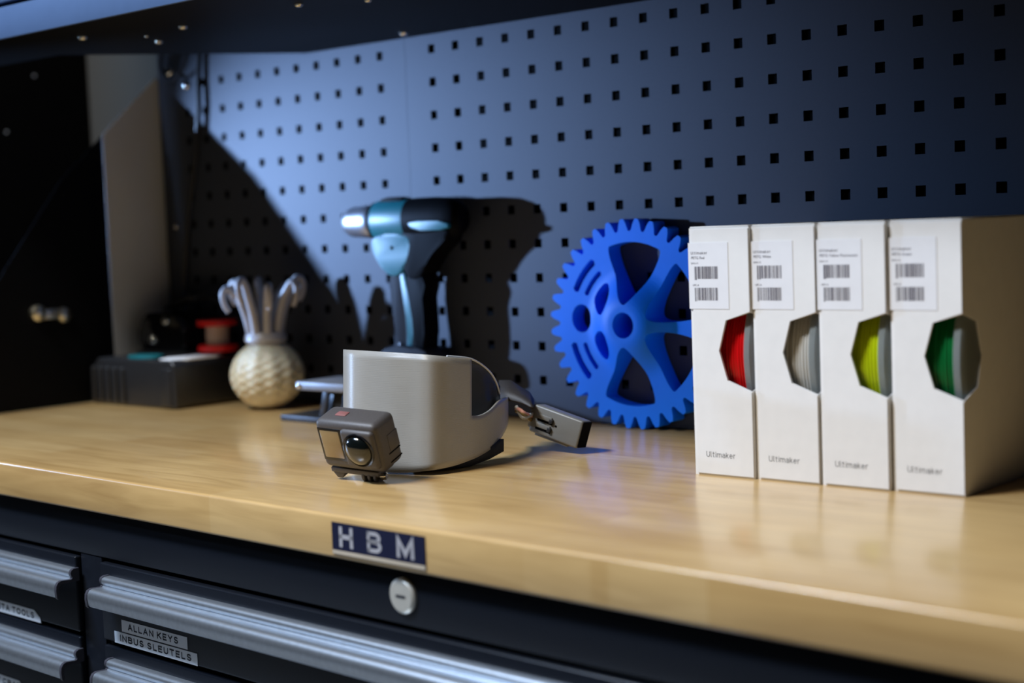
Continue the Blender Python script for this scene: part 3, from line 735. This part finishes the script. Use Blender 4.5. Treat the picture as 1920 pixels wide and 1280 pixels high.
# ================================================================== BULB ORNAMENT WITH TENTACLES
oc = thing('bulb_ornament', 'cream bulb ornament with pale curling arms beside the charger', 'ornament', (-0.2405, -0.0690, 0.0))
bm = bmesh.new(); nu, nv = 120, 52; rows = []
for j in range(nv + 1):
    t = 0.16 + (math.pi * 0.965 - 0.16) * j / nv
    row = []
    for i in range(nu):
        a = 2 * math.pi * i / nu
        kk = math.sin(t)
        b = 0.5 + 0.5 * math.cos(12 * a)
        studs = 0.5 + 0.5 * math.cos(26 * t + (math.pi if int((a / (2 * math.pi) * 24)) % 2 else 0))
        r = 0.0445 * (1 + 0.045 * b * kk + 0.045 * studs * kk - 0.03)
        zz = 0.0445 - 0.0435 * math.cos(t)
        row.append(bm.verts.new((r * kk * math.cos(a), r * kk * math.sin(a), zz)))
    rows.append(row)
for A_, B_ in zip(rows, rows[1:]):
    for i in range(nu): bm.faces.new((A_[i], A_[(i + 1) % nu], B_[(i + 1) % nu], B_[i]))
bm.faces.new(rows[0]); bm.faces.new(rows[-1])
zmin = min(v.co.z for v in bm.verts)
for v in bm.verts: v.co.z -= zmin
fin('bulb', bm, M['bulb'], oc, True, 50)
lathe('collar', [(0.078, 0.022), (0.086, 0.0265), (0.092, 0.0255), (0.096, 0.0225)], M['arm'], oc, 'Z', 30)
for k in range(8):
    a = math.radians(k * 45 + 14); ca, sa = math.cos(a), math.sin(a)
    top_h = 0.150 + 0.006 * math.sin(k * 2.3)
    pr = [(0.018, 0.082), (0.019, 0.100), (0.0235, 0.120), (0.031, 0.140), (0.037, top_h), (0.0435, top_h + 0.0070), (0.0500, top_h + 0.0015), (0.0490, top_h - 0.012), (0.0440, top_h - 0.022)]
    pts = spline([(r * ca, r * sa, z) for r, z in pr], 5)
    rad_ = [0.0062 - 0.0030 * (i / (len(pts) - 1)) for i in range(len(pts))]
    tube('arm', pts, rad_, M['arm'], oc, 10)

# ================================================================== SMALL SCALE BEHIND THE VISOR
sc = thing('bench_scale', 'small dark bench scale with a silver tray behind the grey visor', 'scale', (-0.046, -0.1100, 0.0), 0.0)
box('base', -0.082, 0.060, -0.036, 0.034, 0.0, 0.0075, M['plastic_black'], sc, 0.002)
prism_y('body', [(-0.030, 0.0078), (0.058, 0.0078), (0.054, 0.036), (-0.020, 0.036)], -0.022, 0.032, M['plastic_black'], sc, 0.002)
box('tray', -0.054, 0.056, -0.034, 0.034, 0.0370, 0.0470, M['silver'], sc, 0.002)
box('support', -0.010, 0.030, -0.018, 0.018, 0.034, 0.0390, M['drill_grey'], sc, 0.001)
screw('stud', sc, (-0.048, -0.0342, 0.042), (0, -1, 0), 0.0035, M['chrome'])
prism_y('bracket', [(-0.020, 0.0078), (-0.010, 0.0078), (-0.001, 0.038), (-0.011, 0.038)], -0.030, -0.0265, M['plastic_black'], sc, 0.0006)

# ================================================================== GREY VISOR
VB = 1.338
# along the shell: pixel column, distance behind the front crease, top row, band-top row, bottom row
VC = [(645.5, 0.080, 655, 768, 874), (650, 0.064, 655.3, 770, 877), (659, 0.0520, 655.8, 772, 880.5), (672, 0.0440, 656.6, 774, 882.5), (692, 0.0355, 657.7, 775, 884), (730, 0.022, 660, 777, 886.5),
      (770, 0.0115, 662.5, 778, 885.5), (796, 0.0046, 664.4, 779, 883), (814, 0.0038, 665.8, 779, 880.7), (838, 0.0096, 668.4, 779, 876), (860, 0.0185, 670.8, 779, 870), (883, 0.030, 673, 779, 861.5),
      (900, 0.041, None, 778, 853.5), (918, 0.056, None, 768.5, 842), (934, 0.075, None, 752, 826), (945, 0.096, None, 746, 809), (951, 0.118, None, 744, 794), (950, 0.140, None, 743, 786)]
def vis_eval():
    """dense columns by spline in (u, d, rows)"""
    U = [Vector((c[0], c[1] * 1000, c[3])) for c in VC]; Bq = [Vector((c[4], 0, 0)) for c in VC]
    Tq = [Vector((c[2] if c[2] else 673, 0, 0)) for c in VC]
    n = 5
    return spline(U, n), spline(Bq, n), spline(Tq, n), n * 11
UU, BB, TT, kend = vis_eval()
vz = thing('grey_visor', 'warm grey moulded visor shell with a clear side window behind the action camera', 'visor', tuple(D(790, 886, VB + 0.004)) )
vz.location.z = 0.0
VO = Vector(vz.location)
bm = bmesh.new(); cols = []
for i in range(len(UU)):
    u, d, mrow = UU[i].x, UU[i].y / 1000, UU[i].z
    pb = D(u, BB[i].x, VB + d) ; pm = D(u, mrow, VB + d); ptp = D(u, TT[i].x, VB + d)
    pb.z = max(pb.z, 0.0012)
    lo = [bm.verts.new(pb.lerp(pm, k / 8) - VO) for k in range(9)]
    hi = [lo[-1]] + [bm.verts.new(pm.lerp(ptp, k / 8) - VO) for k in range(1, 9)] if i <= kend else None
    cols.append((lo, hi))
for (a, ah), (b, bh) in zip(cols, cols[1:]):
    for k in range(8): bm.faces.new((a[k], b[k], b[k + 1], a[k + 1]))
    if ah and bh:
        for k in range(8): bm.faces.new((ah[k], bh[k], bh[k + 1], ah[k + 1]))
sh = fin('shell', bm, M['visor'], vz, True)
mo = sh.modifiers.new('wall', 'SOLIDIFY'); mo.thickness = 0.0020; mo.offset = 0
# clear side window
LC = [(838, 0.020, 667.5, 786), (862, 0.030, 669.5, 787), (884, 0.042, 673, 788), (904, 0.056, 684, 786), (920, 0.071, 699, 779), (931, 0.088, 718, 768), (937, 0.104, 738, 757)]
bm = bmesh.new(); cols = []
A1 = spline([Vector((c[0], c[1] * 1000, 0)) for c in LC], 5); A2 = spline([Vector((c[2], c[3], 0)) for c in LC], 5)
for a, b in zip(A1, A2):
    cols.append([bm.verts.new(D(a.x, b.y + (b.x - b.y) * k / 6, VB + a.y / 1000) - VO) for k in range(7)])
for a, b in zip(cols, cols[1:]):
    for k in range(6): bm.faces.new((a[k], b[k], b[k + 1], a[k + 1]))
cw = fin('clear_window', bm, M['lens_clear'], vz, True); mo = cw.modifiers.new('wall', 'SOLIDIFY'); mo.thickness = 0.0012
# rim of the clear window
tube('window_rim', [D(a.x, b.x, VB + a.y / 1000) - VO for a, b in zip(A1, A2)], 0.0010, M['rim'], vz, 8)
# dark padding inside, seen through the window
PC = [(846, 0.058, 679, 800), (872, 0.066, 681, 800), (896, 0.078, 688, 797), (914, 0.092, 703, 784), (927, 0.108, 724, 765)]
bm = bmesh.new(); cols = []
A1 = spline([Vector((c[0], c[1] * 1000, 0)) for c in PC], 4); A2 = spline([Vector((c[2], c[3], 0)) for c in PC], 4)
for a, b in zip(A1, A2):
    cols.append([bm.verts.new(D(a.x, b.y + (b.x - b.y) * k / 5, VB + a.y / 1000) - VO) for k in range(6)])
for a, b in zip(cols, cols[1:]):
    for k in range(5): bm.faces.new((a[k], b[k], b[k + 1], a[k + 1]))
pd = fin('padding', bm, M['foam'], vz, True); mo = pd.modifiers.new('thick', 'SOLIDIFY'); mo.thickness = 0.006; mo.offset = 1
# black pad under the raised right side
PB = [(775, 0.030, 872, 889), (830, 0.034, 866, 885), (872, 0.046, 852, 874), (904, 0.060, 838, 860), (930, 0.078, 822, 845)]
bm = bmesh.new(); cols = []
for (u, d, a, b) in PB:
    q = [D(u, a, VB + d), D(u, b, VB + d)]; q[1].z = max(q[1].z, 0.0008)
    cols.append([bm.verts.new(v - VO) for v in q])
for a, b in zip(cols, cols[1:]): bm.faces.new((a[0], b[0], b[1], a[1]))
pd = fin('under_pad', bm, M['foam'], vz, True); mo = pd.modifiers.new('thick', 'SOLIDIFY'); mo.thickness = 0.018; mo.offset = 0
# dark strap end leaving the back of the shell
SC_ = [(936, 0.125, 716, 752), (958, 0.120, 716, 752), (978, 0.112, 730, 757), (992, 0.104, 738, 764), (999, 0.100, 752, 768)]
bm = bmesh.new(); cols = []
for (u, d, a, b) in SC_:
    cols.append([bm.verts.new(v - VO) for v in (D(u, a, VB + d + 0.030), D(u, (a + b) / 2 + 3, VB + d + 0.008), D(u, b, VB + d))])
for a, b in zip(cols, cols[1:]):
    for k in range(2): bm.faces.new((a[k], b[k], b[k + 1], a[k + 1]))
sp_ = fin('strap', bm, M['strap_brown'], vz, True); mo = sp_.modifiers.new('thick', 'SOLIDIFY'); mo.thickness = 0.0022

# ================================================================== ACTION CAMERA
ac = thing('action_camera', 'dark grey action camera with a domed lens in front of the grey visor', 'camera', (0.2719, -0.3903, 0.0371))
ac.rotation_euler = (0.3571, 0.0473, 0.1565)
W2, D2, H2 = 0.0333, 0.0156, 0.0235
box('body', -W2, W2, -D2, D2, -H2, H2, M['cam_grey'], ac, 0.0062, 5)
# raised square lens housing with the dome
bm = bmesh.new(); add_box(bm, -0.0042, 0.0312, -D2 - 0.0035, -D2 + 0.004, -0.0182, 0.0182, 0.0040, 4)
fin('lens_housing', bm, M['cam_grey'], ac, True, 40)
lx, lzc = 0.0138, 0.0002
lathe('lens_ring', [(-D2 - 0.0034, 0.0162), (-D2 - 0.0044, 0.0160), (-D2 - 0.0048, 0.0148), (-D2 - 0.0040, 0.0138), (-D2 - 0.0034, 0.0138)], M['gloss_black'], ac, 'Y', 40, (lx, 0, lzc))
lathe('lens_dome', [(-D2 - 0.0034, 0.0138), (-D2 - 0.0058, 0.0130), (-D2 - 0.0080, 0.0108), (-D2 - 0.0096, 0.0074), (-D2 - 0.0104, 0.0037), (-D2 - 0.0106, 0.0)], M['cam_glass'], ac, 'Y', 40, (lx, 0, lzc), sharp=70)
box('screen_border', -0.0300, -0.0048, -D2 - 0.0003, -D2 + 0.002, -0.0145, 0.0168, M['gloss_black'], ac, 0.0003)
bm = bmesh.new(); add_box(bm, -0.0280, -0.0072, -D2 - 0.0006, -D2 + 0.002, -0.0120, 0.0145, 0.0008, 2)
fin('front_screen', bm, M['cam_screen'], ac, True, 40)
bm = bmesh.new(); add_box(bm, -0.0175, -0.0055, -0.004, 0.004, H2 - 0.001, H2 + 0.0008, 0.0012, 2)
fin('shutter_button', bm, M['cam_red'], ac, True, 40)
for (z0, z1) in [(-0.0100, -0.0088), (-0.0180, -0.0168)]:
    box('side_groove', W2 - 0.0004, W2 + 0.0002, -0.004, D2 - 0.003, z0, z1, M['matt_black'], ac)
box('side_door', W2 - 0.0006, W2 + 0.0004, -0.0015, D2 - 0.003, -0.0080, 0.0075, M['cam_grey'], ac, 0.0003)
box('mount_plate', -0.0290, 0.0235, -0.0130, 0.0105, -H2 - 0.0055, -H2 - 0.0005, M['cam_grey'], ac, 0.0012)
prism_y('mount_foot', [(-0.0280, -H2 - 0.005), (-0.0145, -H2 - 0.005), (-0.0185, -H2 - 0.0110), (-0.0240, -H2 - 0.0110)], -0.0125, 0.004, M['cam_grey'], ac, 0.0010)
for k in range(3):
    x = 0.0040 + k * 0.0064
    lathe('mount_finger', [(x, 0.0), (x, 0.0062), (x + 0.0006, 0.0068), (x + 0.0028, 0.0068), (x + 0.0034, 0.0062), (x + 0.0034, 0.0)], M['cam_grey'], ac, 'X', 24, (0, -0.0070, -H2 - 0.0068))
lathe('mount_bolt', [(0.0200, 0.0), (0.0200, 0.0036), (0.0262, 0.0034), (0.0272, 0.0022), (0.0272, 0.0)], M['chrome'], ac, 'X', 18, (0, -0.0070, -H2 - 0.0066))

# ================================================================== ELECTRICAL CONNECTOR
TL, TR_, BR_, BL = D(1004, 758, 1.454), D(1095, 789, 1.424), D(1080, 842, 1.428), D(990, 806, 1.458)
ex = ((TR_ - TL) + (BR_ - BL)).normalized(); ez = ((TL - BL) + (TR_ - BR_)); ez = (ez - ex * ez.dot(ex)).normalized(); ey = ez.cross(ex)
cl = ((TR_ - TL).length + (BR_ - BL).length) / 2; chh = ((TL - BL).length + (TR_ - BR_).length) / 2
cn = thing('plug_connector', 'grey plastic plug connector lying tilted on the worktop by the gear', 'connector')
cen = (TL + TR_ + BR_ + BL) / 4 + ey * 0.008
cn.matrix_world = Matrix.Translation(cen) @ Matrix((ex, ey, ez)).transposed().to_4x4()
hl, hh, ht = cl / 2, chh / 2, 0.0085
# solid sleeve
bm = bmesh.new()
add_box(bm, -hl, hl, -ht, ht, -hh, hh, 0.0022, 3)
fin('sleeve', bm, M['conn'], cn, True, 40)
bm = bmesh.new(); add_box(bm, hl - 0.0002, hl + 0.0010, -ht + 0.0010, ht - 0.0010, -hh + 0.0010, hh - 0.0010, 0.0006, 1)
fin('dark_end_plate', bm, M['matt_black'], cn)  # black plate painted as the shade inside the hollow end
bm = bmesh.new(); add_box(bm, -hl - 0.0035, -hl + 0.012, -ht + 0.001, ht - 0.001, -hh + 0.003, hh - 0.003, 0.002, 2); fin('rear_shroud', bm, M['conn'], cn, True, 40)
for z in (0.0042, -0.0042):
    box('latch', -hl + 0.008, -hl + 0.0235, -ht - 0.0022, -ht + 0.001, z - 0.0022, z + 0.0022, M['conn'], cn, 0.0006)
    box('latch_slot', -hl + 0.007, -hl + 0.0245, -ht - 0.0004, -ht + 0.0004, z - 0.0048, z - 0.0026, M['matt_black'], cn)
    box('latch_hook', -hl + 0.0215, -hl + 0.0250, -ht - 0.0030, -ht + 0.001, z - 0.0034, z + 0.0008, M['plastic_black'], cn, 0.0004)
box('keel', -hl + 0.006, hl - 0.012, -ht + 0.003, ht - 0.003, -hh - 0.0022, -hh + 0.001, M['conn'], cn, 0.0008)
box('index_dot', -hl + 0.0275, -hl + 0.0295, -ht - 0.0006, -ht + 0.001, -0.0008, 0.0008, M['matt_black'], cn)
for k, (m_, a, b) in enumerate([('wire_grey', 792, 5), ('wire_pink', 774, -3), ('wire_brown', 782, 0)]):
    end = cn.matrix_world @ Vector((-hl - 0.002, -0.002 + 0.002 * k, 0.004 - 0.005 * k))
    inv = cn.matrix_world.inverted()
    pts = [D(968, 762 + 4 * k, 1.452), D(976, 772 + b, 1.446), D(984, 778 + b, 1.442), end]
    tube('wire', [inv @ p for p in spline(pts, 6)], 0.0019, M[m_], cn, 8)
